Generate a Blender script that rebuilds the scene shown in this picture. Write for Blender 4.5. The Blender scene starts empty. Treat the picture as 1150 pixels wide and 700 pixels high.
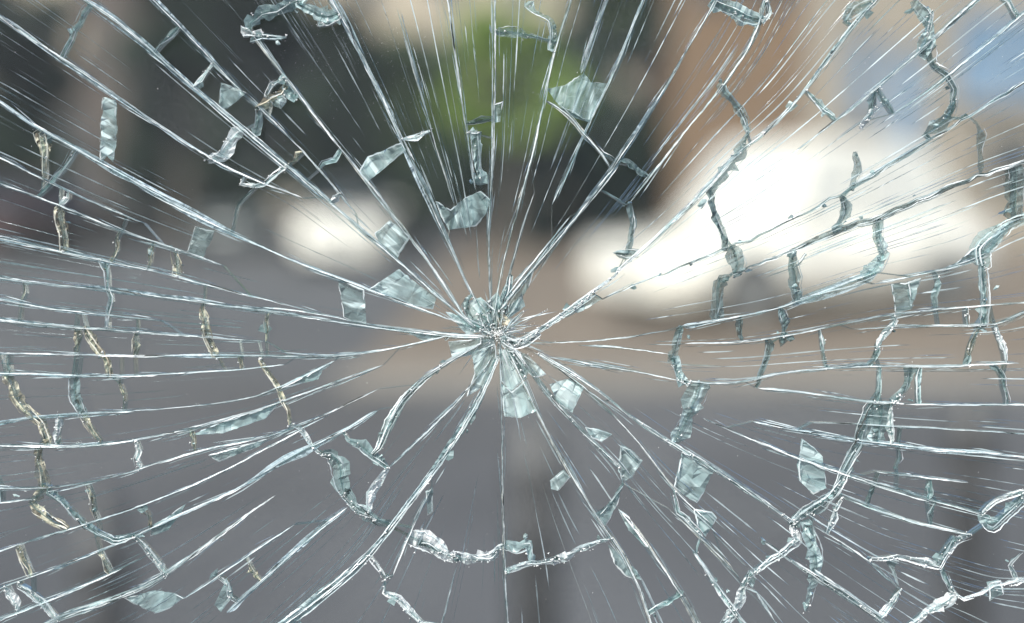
import bpy, bmesh, math, random
from mathutils import Vector, Matrix, noise
from mathutils.geometry import delaunay_2d_cdt
random.seed(11)
SC = bpy.context.scene
COL = SC.collection
# ------------------------------------------------------------------ camera
PITCH = math.radians(5.6)
EYE = Vector((0, 0, 1.5))
DIST, WID = 0.40, 0.30                     # glass is 0.40 m away, 0.30 m of it is in view
cd = bpy.data.cameras.new('camera'); cam = bpy.data.objects.new('camera', cd); COL.objects.link(cam)
cam.location = EYE; cam.rotation_euler = (math.pi/2 - PITCH, 0, 0)
cd.sensor_width = 36; cd.lens = 36*DIST/WID
cd.clip_start = 0.01; cd.clip_end = 800
cd.dof.use_dof = True; cd.dof.focus_distance = DIST + 0.001; cd.dof.aperture_fstop = 3.1
SC.camera = cam
# ------------------------------------------------------------------ sky, sun, exposure
SUN_EL, SUN_AZ = math.radians(48), math.radians(208)      # azimuth clockwise from +Y: behind the camera, to the left
w = bpy.data.worlds.new('World'); SC.world = w; w.use_nodes = True
nt = w.node_tree
sky = nt.nodes.new('ShaderNodeTexSky'); sky.sky_type = 'NISHITA'; sky.sun_disc = False
sky.sun_elevation = SUN_EL; sky.sun_rotation = SUN_AZ; sky.dust_density = 2.0
nt.links.new(sky.outputs[0], nt.nodes['Background'].inputs[0]); nt.nodes['Background'].inputs[1].default_value = 0.10
sd = bpy.data.lights.new('sun', 'SUN'); sd.energy = 3.6; sd.angle = math.radians(0.5); sd.color = (1, .95, .87)
sun = bpy.data.objects.new('sun', sd); COL.objects.link(sun)
sdir = Vector((math.sin(SUN_AZ)*math.cos(SUN_EL), math.cos(SUN_AZ)*math.cos(SUN_EL), math.sin(SUN_EL)))
sun.rotation_euler = sdir.to_track_quat('Z', 'Y').to_euler(); sun.location = (0, -5, 20)
SC.view_settings.view_transform = 'Standard'; SC.view_settings.look = 'None'
SC.view_settings.gamma = 1; SC.view_settings.use_curve_mapping = False
SC.view_settings.exposure = 0.75
SC.render.engine = 'CYCLES'
SC.cycles.transparent_max_bounces = 40; SC.cycles.max_bounces = 8
SC.cycles.use_denoising = True
SC.cycles.caustics_reflective = False; SC.cycles.caustics_refractive = False

# ------------------------------------------------------------------ helpers
def link(o, parent=None, label=None, cat=None, group=None, kind=None):
    COL.objects.link(o)
    if parent: o.parent = parent
    if label: o['label'] = label
    if cat: o['category'] = cat
    if group: o['group'] = group
    if kind: o['kind'] = kind
    return o
def empty(name, loc=(0, 0, 0), rz=0, **k):
    o = bpy.data.objects.new(name, None); o.location = loc; o.rotation_euler = (0, 0, rz); o.empty_display_size = .1
    return link(o, **k)
def mesh_obj(name, verts, faces, mats, parent=None, uvs=None, mi=None, smooth=False, **k):
    me = bpy.data.meshes.new(name); me.from_pydata(verts, [], faces)
    for m in (mats if isinstance(mats, (list, tuple)) else [mats]): me.materials.append(m)
    if uvs:
        ul = me.uv_layers.new(name='UVMap').data
        for l in me.loops: ul[l.index].uv = uvs[l.vertex_index]
    if mi: me.polygons.foreach_set('material_index', mi)
    if smooth: me.polygons.foreach_set('use_smooth', [True]*len(me.polygons))
    me.update()
    return link(bpy.data.objects.new(name, me), parent, **k)
def bm_obj(name, bm, mats, parent=None, smooth=False, **k):
    me = bpy.data.meshes.new(name); bmesh.ops.recalc_face_normals(bm, faces=bm.faces); bm.to_mesh(me); bm.free()
    for m in (mats if isinstance(mats, (list, tuple)) else [mats]): me.materials.append(m)
    if smooth: me.polygons.foreach_set('use_smooth', [True]*len(me.polygons))
    return link(bpy.data.objects.new(name, me), parent, **k)
def bbox(bm, x0, x1, y0, y1, z0, z1, bev=0):
    g = bmesh.ops.create_cube(bm, size=1)
    for v in g['verts']:
        v.co = Vector((x0+(x1-x0)*(v.co.x+.5), y0+(y1-y0)*(v.co.y+.5), z0+(z1-z0)*(v.co.z+.5)))
    if bev:
        es = list({e for v in g['verts'] for e in v.link_edges})
        bmesh.ops.bevel(bm, geom=es, offset=bev, segments=2, affect='EDGES')
def box(name, b, m, parent=None, bev=0, **k):
    bm = bmesh.new(); bbox(bm, *b, bev=bev); return bm_obj(name, bm, m, parent, **k)
def at(px, py, Y):
    """world point at depth y=Y seen at photo pixel px,py"""
    f = 1150*DIST/WID
    d = Vector(((px-575)/f, 1, (350-py)/f))
    c, s = math.cos(-PITCH), math.sin(-PITCH)
    d = Vector((d.x, d.y*c - d.z*s, d.y*s + d.z*c))
    return EYE + d*(Y/d.y)

# ------------------------------------------------------------------ materials
def mat(name):
    m = bpy.data.materials.new(name); m.use_nodes = True; m.node_tree.nodes.clear()
    return m, m.node_tree.nodes, m.node_tree.links
def N(ns, t, **k):
    n = ns.new(t)
    for a, b in k.items():
        if a.startswith('i_'): n.inputs[int(a[2:])].default_value = b
        else: setattr(n, a, b)
    return n
def solid(name, c, rough=.8, var=.25, scale=3, metal=0, coat=0, c2=None, detail=6, bump=0, transm=0):
    m, ns, ls = mat(name)
    out = N(ns, 'ShaderNodeOutputMaterial'); p = N(ns, 'ShaderNodeBsdfPrincipled')
    tc = N(ns, 'ShaderNodeTexCoord'); nz = N(ns, 'ShaderNodeTexNoise'); nz.inputs['Scale'].default_value = scale; nz.inputs['Detail'].default_value = detail
    ls.new(tc.outputs['Object'], nz.inputs['Vector'])
    mx = N(ns, 'ShaderNodeMixRGB'); a = [x*(1-var) for x in c]; b = [min(1, x*(1+var)) for x in c] if c2 is None else c2
    mx.inputs[1].default_value = (*a, 1); mx.inputs[2].default_value = (*b, 1)
    rp = N(ns, 'ShaderNodeValToRGB'); rp.color_ramp.elements[0].position = .35; rp.color_ramp.elements[1].position = .65
    ls.new(nz.outputs[0], rp.inputs[0]); ls.new(rp.outputs[0], mx.inputs[0]); ls.new(mx.outputs[0], p.inputs['Base Color'])
    p.inputs['Roughness'].default_value = rough; p.inputs['Metallic'].default_value = metal
    p.inputs['Coat Weight'].default_value = coat; p.inputs['Transmission Weight'].default_value = transm
    if bump:
        bp = N(ns, 'ShaderNodeBump'); bp.inputs['Strength'].default_value = bump; ls.new(nz.outputs[0], bp.inputs['Height']); ls.new(bp.outputs[0], p.inputs['Normal'])
    ls.new(p.outputs[0], out.inputs[0]); return m

def pane_material():
    """flat faces of the clear glass: look-through, Fresnel reflection on both faces, thin film of dust"""
    m, ns, ls = mat('clear_glass')
    out = N(ns, 'ShaderNodeOutputMaterial'); tr = N(ns, 'ShaderNodeBsdfTransparent'); tr.inputs[0].default_value = (.955, .98, .975, 1)
    gl = N(ns, 'ShaderNodeBsdfGlossy'); gl.inputs['Roughness'].default_value = .04
    fr = N(ns, 'ShaderNodeFresnel'); fr.inputs[0].default_value = 1.5
    fm = N(ns, 'ShaderNodeMath', operation='MULTIPLY'); fm.inputs[1].default_value = .35; ls.new(fr.outputs[0], fm.inputs[0])
    m1 = N(ns, 'ShaderNodeMixShader'); ls.new(fm.outputs[0], m1.inputs[0]); ls.new(tr.outputs[0], m1.inputs[1]); ls.new(gl.outputs[0], m1.inputs[2])
    df = N(ns, 'ShaderNodeBsdfDiffuse'); df.inputs[0].default_value = (.62, .66, .66, 1)
    tc = N(ns, 'ShaderNodeTexCoord')
    n1 = N(ns, 'ShaderNodeTexNoise'); n1.inputs['Scale'].default_value = 14; n1.inputs['Detail'].default_value = 4
    n2 = N(ns, 'ShaderNodeTexNoise'); n2.inputs['Scale'].default_value = 900; n2.inputs['Detail'].default_value = 3
    ls.new(tc.outputs['Object'], n1.inputs[0]); ls.new(tc.outputs['Object'], n2.inputs[0])
    mu = N(ns, 'ShaderNodeMath', operation='MULTIPLY'); ls.new(n1.outputs[0], mu.inputs[0]); ls.new(n2.outputs[0], mu.inputs[1])
    mr = N(ns, 'ShaderNodeMapRange'); mr.inputs[1].default_value = .12; mr.inputs[2].default_value = .45; mr.inputs[3].default_value = .001; mr.inputs[4].default_value = .014
    ls.new(mu.outputs[0], mr.inputs[0])
    m2 = N(ns, 'ShaderNodeMixShader'); oi = N(ns, 'ShaderNodeObjectInfo'); r1 = N(ns, 'ShaderNodeMapRange'); r1.inputs[3].default_value = .3; r1.inputs[4].default_value = 2.6; ls.new(oi.outputs['Random'], r1.inputs[0])
    m3 = N(ns, 'ShaderNodeMath', operation='MULTIPLY'); ls.new(mr.outputs[0], m3.inputs[0]); ls.new(r1.outputs[0], m3.inputs[1])
    ls.new(m3.outputs[0], m2.inputs[0]); ls.new(m1.outputs[0], m2.inputs[1]); ls.new(df.outputs[0], m2.inputs[2])
    ls.new(m2.outputs[0], out.inputs[0]); return m

def fracture(name, col, cov=(.45, .95), white=.55, wcol=(.9, .95, .97), dark=.30, dcol=(.05, .07, .07), gloss=.15, su=.02, sv=.30, rough=.22, trans=.15, seedv=0.0, bump=.4, det=3, soft=.06):
    """broken glass surface: white streaks of crushed glass and painted glints, tinted body, darker open fissures; the UV holds pixels-like units along / across the crack"""
    m, ns, ls = mat(name)
    out = N(ns, 'ShaderNodeOutputMaterial'); uv = N(ns, 'ShaderNodeUVMap'); oi = N(ns, 'ShaderNodeObjectInfo')
    def tex(sx, sy, off, det=4, dist=0.0):
        mp = N(ns, 'ShaderNodeMapping'); mp.inputs['Scale'].default_value = (sx, sy, 1); mp.inputs['Location'].default_value = (off, off*.7, off)
        ls.new(uv.outputs[0], mp.inputs[0]); t = N(ns, 'ShaderNodeTexNoise', noise_dimensions='4D'); t.inputs['Scale'].default_value = 1; t.inputs['Detail'].default_value = det; t.inputs['Distortion'].default_value = dist
        mu = N(ns, 'ShaderNodeMath', operation='MULTIPLY'); ls.new(oi.outputs['Random'], mu.inputs[0]); mu.inputs[1].default_value = 40
        ls.new(mu.outputs[0], t.inputs['W']); ls.new(mp.outputs[0], t.inputs['Vector']); return t
    def rng(t, a, b, c, d):
        r = N(ns, 'ShaderNodeMapRange', interpolation_type='SMOOTHSTEP'); r.inputs[1].default_value = a; r.inputs[2].default_value = b; r.inputs[3].default_value = c; r.inputs[4].default_value = d
        ls.new(t.outputs[0], r.inputs[0]); return r
    tw = tex(su, sv, 1+seedv, det, .4); tb = tex(su*2.5, sv*.6, 5+seedv, det, .6); tdk = tex(su*1.6, sv*.8, 9+seedv, det, .8); ta = tex(su*1.3, sv*.6, 13+seedv, det, .5)
    wf = rng(tw, 1-white-soft, 1-white+soft, 0, 1); bf = rng(tb, .3, .7, .72, 1.15); df = rng(tdk, 1-dark-.03, 1-dark+.07, 0, 1); af = rng(ta, .34, .60, cov[0], cov[1])
    mv = N(ns, 'ShaderNodeMapRange'); mv.inputs[3].default_value = .72; mv.inputs[4].default_value = 1.5; ls.new(oi.outputs['Random'], mv.inputs[0])
    bm2 = N(ns, 'ShaderNodeMath', operation='MULTIPLY'); ls.new(bf.outputs[0], bm2.inputs[0]); ls.new(mv.outputs[0], bm2.inputs[1]); bf = bm2
    rw = N(ns, 'ShaderNodeMath', operation='MULTIPLY'); rw.inputs[1].default_value = 7.31; ls.new(oi.outputs['Random'], rw.inputs[0])
    rf = N(ns, 'ShaderNodeMath', operation='FRACT'); ls.new(rw.outputs[0], rf.inputs[0]); rc = N(ns, 'ShaderNodeMapRange'); rc.inputs[3].default_value = .62; rc.inputs[4].default_value = 1.05; ls.new(rf.outputs[0], rc.inputs[0])
    am_ = N(ns, 'ShaderNodeMath', operation='MULTIPLY', use_clamp=True); ls.new(af.outputs[0], am_.inputs[0]); ls.new(rc.outputs[0], am_.inputs[1]); af = am_
    bc = N(ns, 'ShaderNodeVectorMath', operation='SCALE'); bc.inputs[0].default_value = col; ls.new(bf.outputs[0], bc.inputs['Scale'])
    c1 = N(ns, 'ShaderNodeMixRGB'); ls.new(wf.outputs[0], c1.inputs[0]); ls.new(bc.outputs[0], c1.inputs[1]); c1.inputs[2].default_value = (*wcol, 1)
    c2 = N(ns, 'ShaderNodeMixRGB'); ls.new(df.outputs[0], c2.inputs[0]); ls.new(c1.outputs[0], c2.inputs[1]); c2.inputs[2].default_value = (*dcol, 1)
    bp = N(ns, 'ShaderNodeBump'); bp.inputs['Strength'].default_value = bump; bp.inputs['Distance'].default_value = .0006; ls.new(tb.outputs[0], bp.inputs['Height'])
    d = N(ns, 'ShaderNodeBsdfDiffuse'); t = N(ns, 'ShaderNodeBsdfTranslucent'); g = N(ns, 'ShaderNodeBsdfGlossy'); tr = N(ns, 'ShaderNodeBsdfTransparent'); tr.inputs[0].default_value = (.86, .95, .94, 1)
    for s in (d, t): ls.new(c2.outputs[0], s.inputs[0]); ls.new(bp.outputs[0], s.inputs['Normal'])
    ls.new(bp.outputs[0], g.inputs['Normal']); g.inputs['Roughness'].default_value = rough; g.inputs[0].default_value = (.9, .96, 1, 1)
    mt = N(ns, 'ShaderNodeMixShader'); mt.inputs[0].default_value = trans; ls.new(d.outputs[0], mt.inputs[1]); ls.new(t.outputs[0], mt.inputs[2])
    lw = N(ns, 'ShaderNodeLayerWeight'); lw.inputs[0].default_value = gloss; ls.new(bp.outputs[0], lw.inputs['Normal'])
    mg = N(ns, 'ShaderNodeMixShader'); ls.new(lw.outputs['Fresnel'], mg.inputs[0]); ls.new(mt.outputs[0], mg.inputs[1]); ls.new(g.outputs[0], mg.inputs[2])
    # white streaks, crushed glass and painted glints alike, always cover
    mxa = N(ns, 'ShaderNodeMath', operation='MAXIMUM'); wm = N(ns, 'ShaderNodeMath', operation='MULTIPLY'); wm.inputs[1].default_value = .96
    ls.new(wf.outputs[0], wm.inputs[0]); ls.new(af.outputs[0], mxa.inputs[0]); ls.new(wm.outputs[0], mxa.inputs[1])
    ma = N(ns, 'ShaderNodeMixShader'); ls.new(mxa.outputs[0], ma.inputs[0]); ls.new(tr.outputs[0], ma.inputs[1]); ls.new(mg.outputs[0], ma.inputs[2])
    ls.new(ma.outputs[0], out.inputs[0]); return m

M = {}
M['glass'] = pane_material()
M['wall'] = fracture('broken_edge', (.34, .45, .45), cov=(.12, .7), white=.34, dark=.34, su=.05, sv=.2, gloss=.2)
M['r'] = fracture('radial_fracture', (.36, .47, .52), cov=(.0, .8), white=.47, wcol=(.72, .84, .94), dark=.30, su=.012, sv=.55, soft=.09)  # bluish white streaks: reflected sky put into the colour
M['c'] = fracture('warm_radial_fracture', (.38, .42, .41), cov=(.0, .75), white=.45, wcol=(.84, .83, .79), dark=.34, seedv=3, su=.012, sv=.55, soft=.09)
M['t'] = fracture('frosted_chip', (.32, .43, .445), cov=(.5, .97), white=.43, dark=.27, dcol=(.08, .11, .12), su=.022, sv=.13, wcol=(.74, .88, .90), soft=.08, det=2.5, bump=.3)
M['p'] = fracture('pale_aqua_chip', (.46, .60, .61), cov=(.6, .97), white=.48, dark=.16, dcol=(.14, .19, .20), su=.02, sv=.13, wcol=(.80, .93, .94), soft=.1, det=2.5, bump=.3)
M['w'] = fracture('crushed_glass_glints', (.55, .66, .72), cov=(.7, 1), white=.72, wcol=(.97, .98, 1), dark=.15, su=.05, sv=.2, dcol=(.1, .13, .14))  # white of crushed glass, with bright glints painted into it
M['g'] = fracture('amber_reflection_fracture', (.31, .27, .21), cov=(.3, .9), white=.46, wcol=(.96, .88, .70), dark=.38, dcol=(.06, .045, .03), su=.07, sv=.22, seedv=6)  # golden-brown reflections of the surroundings painted into the crack colour
M['d'] = fracture('dark_fracture_face', (.20, .27, .29), cov=(.6, .97), white=.32, wcol=(.45, .58, .62), dark=.42, dcol=(.04, .055, .06), su=.03, sv=.22, seedv=8, soft=.1)
M['h'] = fracture('hairline_fracture', (.36, .42, .45), cov=(.0, .75), white=.46, wcol=(.72, .80, .85), dark=.1, su=.009, sv=.3, seedv=4)
M['k'] = solid('open_fissure', (.02, .025, .025), rough=.5)
M['gl'] = fracture('amber_glint_line', (.55, .49, .38), cov=(.0, .9), white=.5, wcol=(.97, .94, .84), dark=.2, su=.035, sv=.3, seedv=5)  # gold glints along the crack lips, painted as colour
M['l'] = fracture('painted_glint_line', (.48, .56, .60), cov=(.0, .9), white=.50, wcol=(.93, .97, 1), dark=.12, su=.02, sv=.3, seedv=5, soft=.1)  # highlights on crack edges, painted as near-white lines
M['dust'] = solid('glass_dust', (.75, .78, .78), rough=.6, var=.05)

# ------------------------------------------------------------------ setting: road, paving, kerb
asph = solid('asphalt', (.072, .073, .079), rough=.85, var=.26, scale=.35, detail=10)
pav = solid('paving', (.155, .122, .094), rough=.8, var=.14, scale=1.2, detail=10)
mesh_obj('ground', [(-300, -60, -.02), (300, -60, -.02), (300, 500, -.02), (-300, 500, -.02)], [(0, 1, 2, 3)], solid('ground_earth', (.16, .14, .12), var=.2, scale=.3), kind='structure')
bm = bmesh.new(); bbox(bm, -60, 60, -20, 45, -.15, 0); bm_obj('road', bm, asph, kind='structure')
KY = 9.8
bm = bmesh.new(); bbox(bm, -1.1, 50, KY, 44, -.1, .12); bm_obj('pavement', bm, pav, kind='structure')
bm = bmesh.new(); bbox(bm, -1.25, 50, KY-.17, KY-.003, -.1, .13, .02); bm_obj('kerb', bm, solid('kerb_stone', (.24, .22, .2), var=.1), kind='structure')

# ------------------------------------------------------------------ cars
def loft(rows, close=True):
    """rows: list of rings with equal counts -> verts, faces"""
    V, F = [], []; n = len(rows[0])
    for r in rows: V += r
    for i in range(len(rows)-1):
        for j in range(n):
            a, b = i*n+j, i*n+(j+1) % n; F.append((a, b, b+n, a+n))
    F.append(tuple(range(n))[::-1]); F.append(tuple((len(rows)-1)*n+j for j in range(n)))
    return V, F
tyre_m = solid('tyre_rubber', (.10, .098, .092), rough=.9); rim_m = solid('rim_alloy', (.5, .5, .5), rough=.35, metal=.8)
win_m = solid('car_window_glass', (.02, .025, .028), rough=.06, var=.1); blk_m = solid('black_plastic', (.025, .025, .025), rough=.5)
head_m = solid('headlight_glass', (.75, .78, .8), rough=.08, var=.05, coat=1); tail_m = solid('tail_lamp_red', (.5, .03, .02), rough=.2)
def disc(bm, r, x0, x1, seg=28):
    g = bmesh.ops.create_cone(bm, cap_ends=True, segments=seg, radius1=r, radius2=r, depth=x1-x0)
    bmesh.ops.rotate(bm, verts=g['verts'], matrix=Matrix.Rotation(math.pi/2, 3, 'Y')); bmesh.ops.translate(bm, verts=g['verts'], vec=((x0+x1)/2, 0, 0))
def make_car(name, loc, rz, paint, label, cat='car', L=4.4, Wd=1.78, H=1.46, group='parked cars behind the glass', wm=None, zs=1.0, cabm=None):
    win = wm or win_m
    t = empty(name, loc, rz, label=label, cat=cat, group=group); h = Wd/2
    # body runs along local y, nose at -y
    st = [(-.5, .30, .72, .86), (-.485, .22, .78, .93), (-.44, .2, .76, .97), (-.3, .18, .86, 1), (-.18, .18, .93, 1), (0, .18, .95, 1), (.2, .18, .97, 1), (.36, .2, .98, .99), (.455, .24, .96, .95), (.49, .3, .88, .9), (.5, .45, .8, .84)]
    rows = []
    for (u, zb, zt, wf) in st:
        y = u*L; x = h*wf; zt *= zs
        rows.append([(-x*.86, y, zb), (x*.86, y, zb), (x*.98, y, zb+.12), (x, y, zb+(zt-zb)*.55), (x*.95, y, zt-.06), (x*.8, y, zt), (-x*.8, y, zt), (-x*.95, y, zt-.06), (-x, y, zb+(zt-zb)*.55), (-x*.98, y, zb+.12)])
    V, F = loft(rows); mesh_obj('body', V, F, paint, t, smooth=True)
    cab = [(-.22, .93, .93, .88), (-.10, .9, H-.05, .74), (0.02, .9, H, .72), (.18, .9, H-.01, .72), (.30, .9, H-.10, .74), (.40, .9, .98, .84)]
    rows = []
    for (u, zb, zt, wf) in cab:
        y = u*L; rows.append([(-h*.88, y, zb), (h*.88, y, zb), (h*wf, y, zt-.05), (h*wf*.85, y, zt), (-h*wf*.85, y, zt), (-h*wf, y, zt-.05)])
    V, F = loft(rows); mesh_obj('cabin', V, F, cabm or paint, t)
    def quad(nm, p, m):
        p = [Vector(q) for q in p]; n = (p[1]-p[0]).cross(p[2]-p[0]).normalized()*.012
        mesh_obj(nm, [q+n for q in p]+[q-n for q in p], [(0, 1, 2, 3), (7, 6, 5, 4), (0, 4, 5, 1), (1, 5, 6, 2), (2, 6, 7, 3), (3, 7, 4, 0)], m, t)
    quad('windscreen', [(-h*.82, -.215*L, .97), (h*.82, -.215*L, .97), (h*.66, -.112*L, H-.10), (-h*.66, -.112*L, H-.10)], win)
    quad('rear_window', [(h*.76, .395*L, 1.02), (-h*.76, .395*L, 1.02), (-h*.64, .312*L, H-.15), (h*.64, .312*L, H-.15)], win)
    for s in (-1, 1):
        for (a, b, ta, tb) in ((-.185, .035, -.085, .03), (.05, .33, .05, .25)):
            quad('side_window', [(s*h*.89, a*L, .98), (s*h*.89, b*L, .98), (s*h*.765, tb*L, H-.12), (s*h*.765, ta*L, H-.12)], win)
        box('headlight', tuple(sorted((s*h*.55, s*h*.88)))+(-.497*L, -.47*L, .56, .70), head_m, t, .02)
        box('tail_lamp', tuple(sorted((s*h*.60, s*h*.86)))+(.475*L, .503*L, .66, .84), tail_m, t, .02)
        box('mirror', tuple(sorted((s*h*.94, s*h*1.13)))+(-.17*L, -.14*L, .95, 1.08), paint, t, .03)
        for y in (-.31*L, .30*L):
            e = empty('wheel', (s*(h-.1), y, .32), parent=t)
            for nm, r, a, b, m in (('tyre', .32, -.11, .11, tyre_m), ('rim', .2, -.115, .122, rim_m)):
                bm = bmesh.new(); disc(bm, r, a, b); bm_obj(nm, bm, m, e)
            bm = bmesh.new(); disc(bm, .37, -.115, .106); o = bm_obj('wheel_arch', bm, blk_m, t); o.location = (s*(h-.1), y, .34)
    box('grille', (-h*.32, h*.32, -.503*L, -.48*L, .56, .64), blk_m, t, .01)
    box('bumper', (-h*.8, h*.8, -.508*L, -.47*L, .24, .42), paint, t, .03)
    box('number_plate', (-.25, .25, -.512*L, -.507*L, .42, .53), solid('plate', (.7, .7, .68)), t)
    return t
white = solid('white_car_paint', (.84, .80, .72), rough=.3, var=.02, coat=.6)
grey = solid('grey_car_paint', (.085, .10, .105), rough=.4, var=.03)
red = solid('dark_red_car_paint', (.045, .013, .012), rough=.4, var=.05)
glarewin = solid('sky_glare_car_glass', (.62, .61, .57), rough=.15, var=.05)  # sky glare on the windows, painted as a pale colour
p = at(890, 352, 13.8); make_car('parked_car', (p.x, 13.9, .12), math.radians(-62), white, 'large white car parked on the brown paving at the right, washed out by sun', L=3.95, H=1.76, Wd=1.9, wm=glarewin)
p = at(379, 300, 22.4); make_car('parked_car', (p.x, 24.3, .0), math.radians(2), white, 'white car facing the glass beneath the dark trees, left of the impact point', H=1.34, Wd=1.56, zs=1.02, cabm=blk_m)
p = at(222, 300, 26); make_car('parked_car', (p.x, 29.5, 0), math.radians(6), grey, 'blue-grey car in the shade, between the white car and the dark red one', H=1.4)
p = at(0, 320, 24); make_car('parked_car', (p.x-.3, 26, 0), math.radians(-8), red, 'dark red car at the left edge of the street view')

# ------------------------------------------------------------------ buildings
tan = solid('tan_render', (.17, .112, .068), var=.08, scale=1); beige = solid('beige_stone', (.30, .265, .22), var=.06, scale=1)
blue = solid('painted_sky_glazing', (.17, .27, .40), rough=.12, var=.2, scale=.4); dkglass = solid('dark_glazing', (.05, .06, .07), rough=.1)  # the windows' blue is reflected sky painted into the colour
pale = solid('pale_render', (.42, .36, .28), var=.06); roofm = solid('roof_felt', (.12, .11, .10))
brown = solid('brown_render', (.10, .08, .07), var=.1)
YB = 27
bd = empty('shop_building', (at(950, 300, YB).x, YB, 0), label='tan and beige building with blue windows behind the large white car', cat='building')
ox = bd.location.x
def X(px, Y=YB): return at(px, 300, Y).x - ox
box('wall', (X(752), X(898), 0, 8, 0, 9), tan, bd)
box('wall', (X(898)+.003, X(1420), .15, 8, 0, 9), beige, bd)
box('cornice', (X(745), X(1425), -.25, 8.2, 9.003, 9.5), beige, bd)
for (a, b) in ((900, 944), (1034, 1066), (1172, 1200), (1300, 1330)):
    box('pilaster', (X(a), X(b), -.15, .147, 0, 8.99), beige, bd, .02)
for (a, b, y0, y1, m) in ((947, 978, 40, 132, blue), (996, 1030, 52, 170, blue), (1072, 1168, 15, 112, blue), (1208, 1296, 15, 112, blue), (1105, 1165, 148, 205, dkglass)):
    z1 = at(600, y0, YB).z; z0 = at(600, y1, YB).z
    e = box('window', (X(a), X(b), .05, .147, z0, z1), m, bd)
    bm = bmesh.new(); xa, xb = X(a), X(b)
    for q in ((xa-.06, xb+.06, .0, .16, z1, z1+.08), (xa-.06, xb+.06, -.05, .16, z0-.1, z0), ((xa+xb)/2-.03, (xa+xb)/2+.03, .0, .148, z0, z1)): bbox(bm, *q)
    bm_obj('window_frame', bm, beige, e)
for (a, b) in ((775, 815), (835, 875)):
    box('window', (X(a), X(b), -.04, .05, 4.9, 6.3), dkglass, bd)
bl = empty('far_building', (-2, 60, 0), label='pale building in the distance seen above the dark trees', cat='building')
box('wall', (-30, 12, 0, 10, 0, 13), pale, bl)
box('roof', (-30.4, 12.4, -.4, 10.4, 13.003, 13.5), roofm, bl)
for i in range(12):
    for j in range(3): box('window', (-28+i*3.3, -26.4+i*3.3, -.03, .1, 2+j*3.6, 4.1+j*3.6), dkglass, bl)
pb = at(110, 300, 32)
bw = empty('garden_house', (pb.x, 32, 0), label='brown-grey rendered house showing in the gap between trees at upper left', cat='house')
box('wall', (-1.6, 1.4, 0, 5, 0, 4.4), brown, bw)
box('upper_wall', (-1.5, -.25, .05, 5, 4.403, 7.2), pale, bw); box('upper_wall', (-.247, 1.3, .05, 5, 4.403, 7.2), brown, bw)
box('window', (-1.0, -.2, -.04, .1, 1.6, 2.9), dkglass, bw); box('door', (.3, 1.1, -.04, .1, 0, 2.1), blk_m, bw)
box('roof', (-1.9, 1.7, -.3, 5.2, 7.203, 7.5), roofm, bw)

# ------------------------------------------------------------------ trees
bark = solid('bark', (.10, .085, .07), var=.3, scale=8)
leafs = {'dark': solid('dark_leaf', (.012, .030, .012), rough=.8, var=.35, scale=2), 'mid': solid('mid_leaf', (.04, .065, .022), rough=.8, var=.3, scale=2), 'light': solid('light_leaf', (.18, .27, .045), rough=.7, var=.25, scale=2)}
def tree(loc, rx, z0, z1, kind, label, n=2600, size=.2, ry=None, group='trees behind the parked cars', name='tree', trunk=True):
    t = empty(name, loc, random.random()*.5, label=label, cat='tree', group=group); ry = ry or rx
    R = random.Random(len(label)*7+int(loc[0]*10))
    zc, rz = (z0+z1)/2, (z1-z0)/2
    cl = [(R.uniform(-.75, .75)*rx, R.uniform(-.75, .75)*ry, zc+R.uniform(-.75, .8)*rz) for _ in range(26)]
    V, F = [], []
    for i in range(n):
        c = cl[R.randrange(len(cl))]; k = .38*min(rx, rz)
        q = Vector((R.gauss(0, 1), R.gauss(0, 1), R.gauss(0, 1))); q = q.normalized()*k*R.random()**.4
        pt = Vector(c)+q
        a = Vector((R.gauss(0, 1), R.gauss(0, 1), R.gauss(0, 1))).normalized()*size*R.uniform(.5, 1); b = a.orthogonal().normalized()*size*.5
        k0 = len(V); V += [pt-a, pt+b, pt+a, pt-b]; F.append((k0, k0+1, k0+2, k0+3))
    mesh_obj('crown', V, F, leafs[kind], t)
    bm = bmesh.new(); bmesh.ops.create_cone(bm, cap_ends=True, segments=10, radius1=.16, radius2=.07, depth=zc, matrix=Matrix.Translation((0, 0, zc/2)))
    for j in range(5):
        c = Vector(cl[j]); s = Vector((0, 0, z0*.7+.4)); d = c-s
        bmesh.ops.create_cone(bm, segments=6, radius1=.05, radius2=.015, depth=d.length, matrix=Matrix.Translation((s+c)/2) @ d.to_track_quat('Z', 'Y').to_matrix().to_4x4())
    bm_obj('trunk', bm, bark, t)
def tz(py, Y): return at(600, py, Y).z
TR = [ # px, Y, half px width, top py, kind, label
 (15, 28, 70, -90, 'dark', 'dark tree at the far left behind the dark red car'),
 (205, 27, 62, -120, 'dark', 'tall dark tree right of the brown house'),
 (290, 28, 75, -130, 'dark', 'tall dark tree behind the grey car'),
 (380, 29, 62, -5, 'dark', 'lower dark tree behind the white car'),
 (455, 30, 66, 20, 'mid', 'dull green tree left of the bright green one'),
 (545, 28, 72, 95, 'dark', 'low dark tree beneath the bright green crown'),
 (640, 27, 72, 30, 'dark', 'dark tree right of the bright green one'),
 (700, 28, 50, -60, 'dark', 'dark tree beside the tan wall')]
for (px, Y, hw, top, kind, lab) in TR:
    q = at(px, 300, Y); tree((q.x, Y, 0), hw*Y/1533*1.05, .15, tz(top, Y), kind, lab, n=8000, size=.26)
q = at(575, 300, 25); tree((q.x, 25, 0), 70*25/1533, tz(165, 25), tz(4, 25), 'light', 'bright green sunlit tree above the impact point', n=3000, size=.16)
q = at(680, 300, 30); tree((q.x, 31.5, 0), 70*30/1533, tz(80, 31.5), tz(-60, 31.5), 'light', 'bright green tree top showing behind the dark one', n=2500, size=.2)
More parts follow.
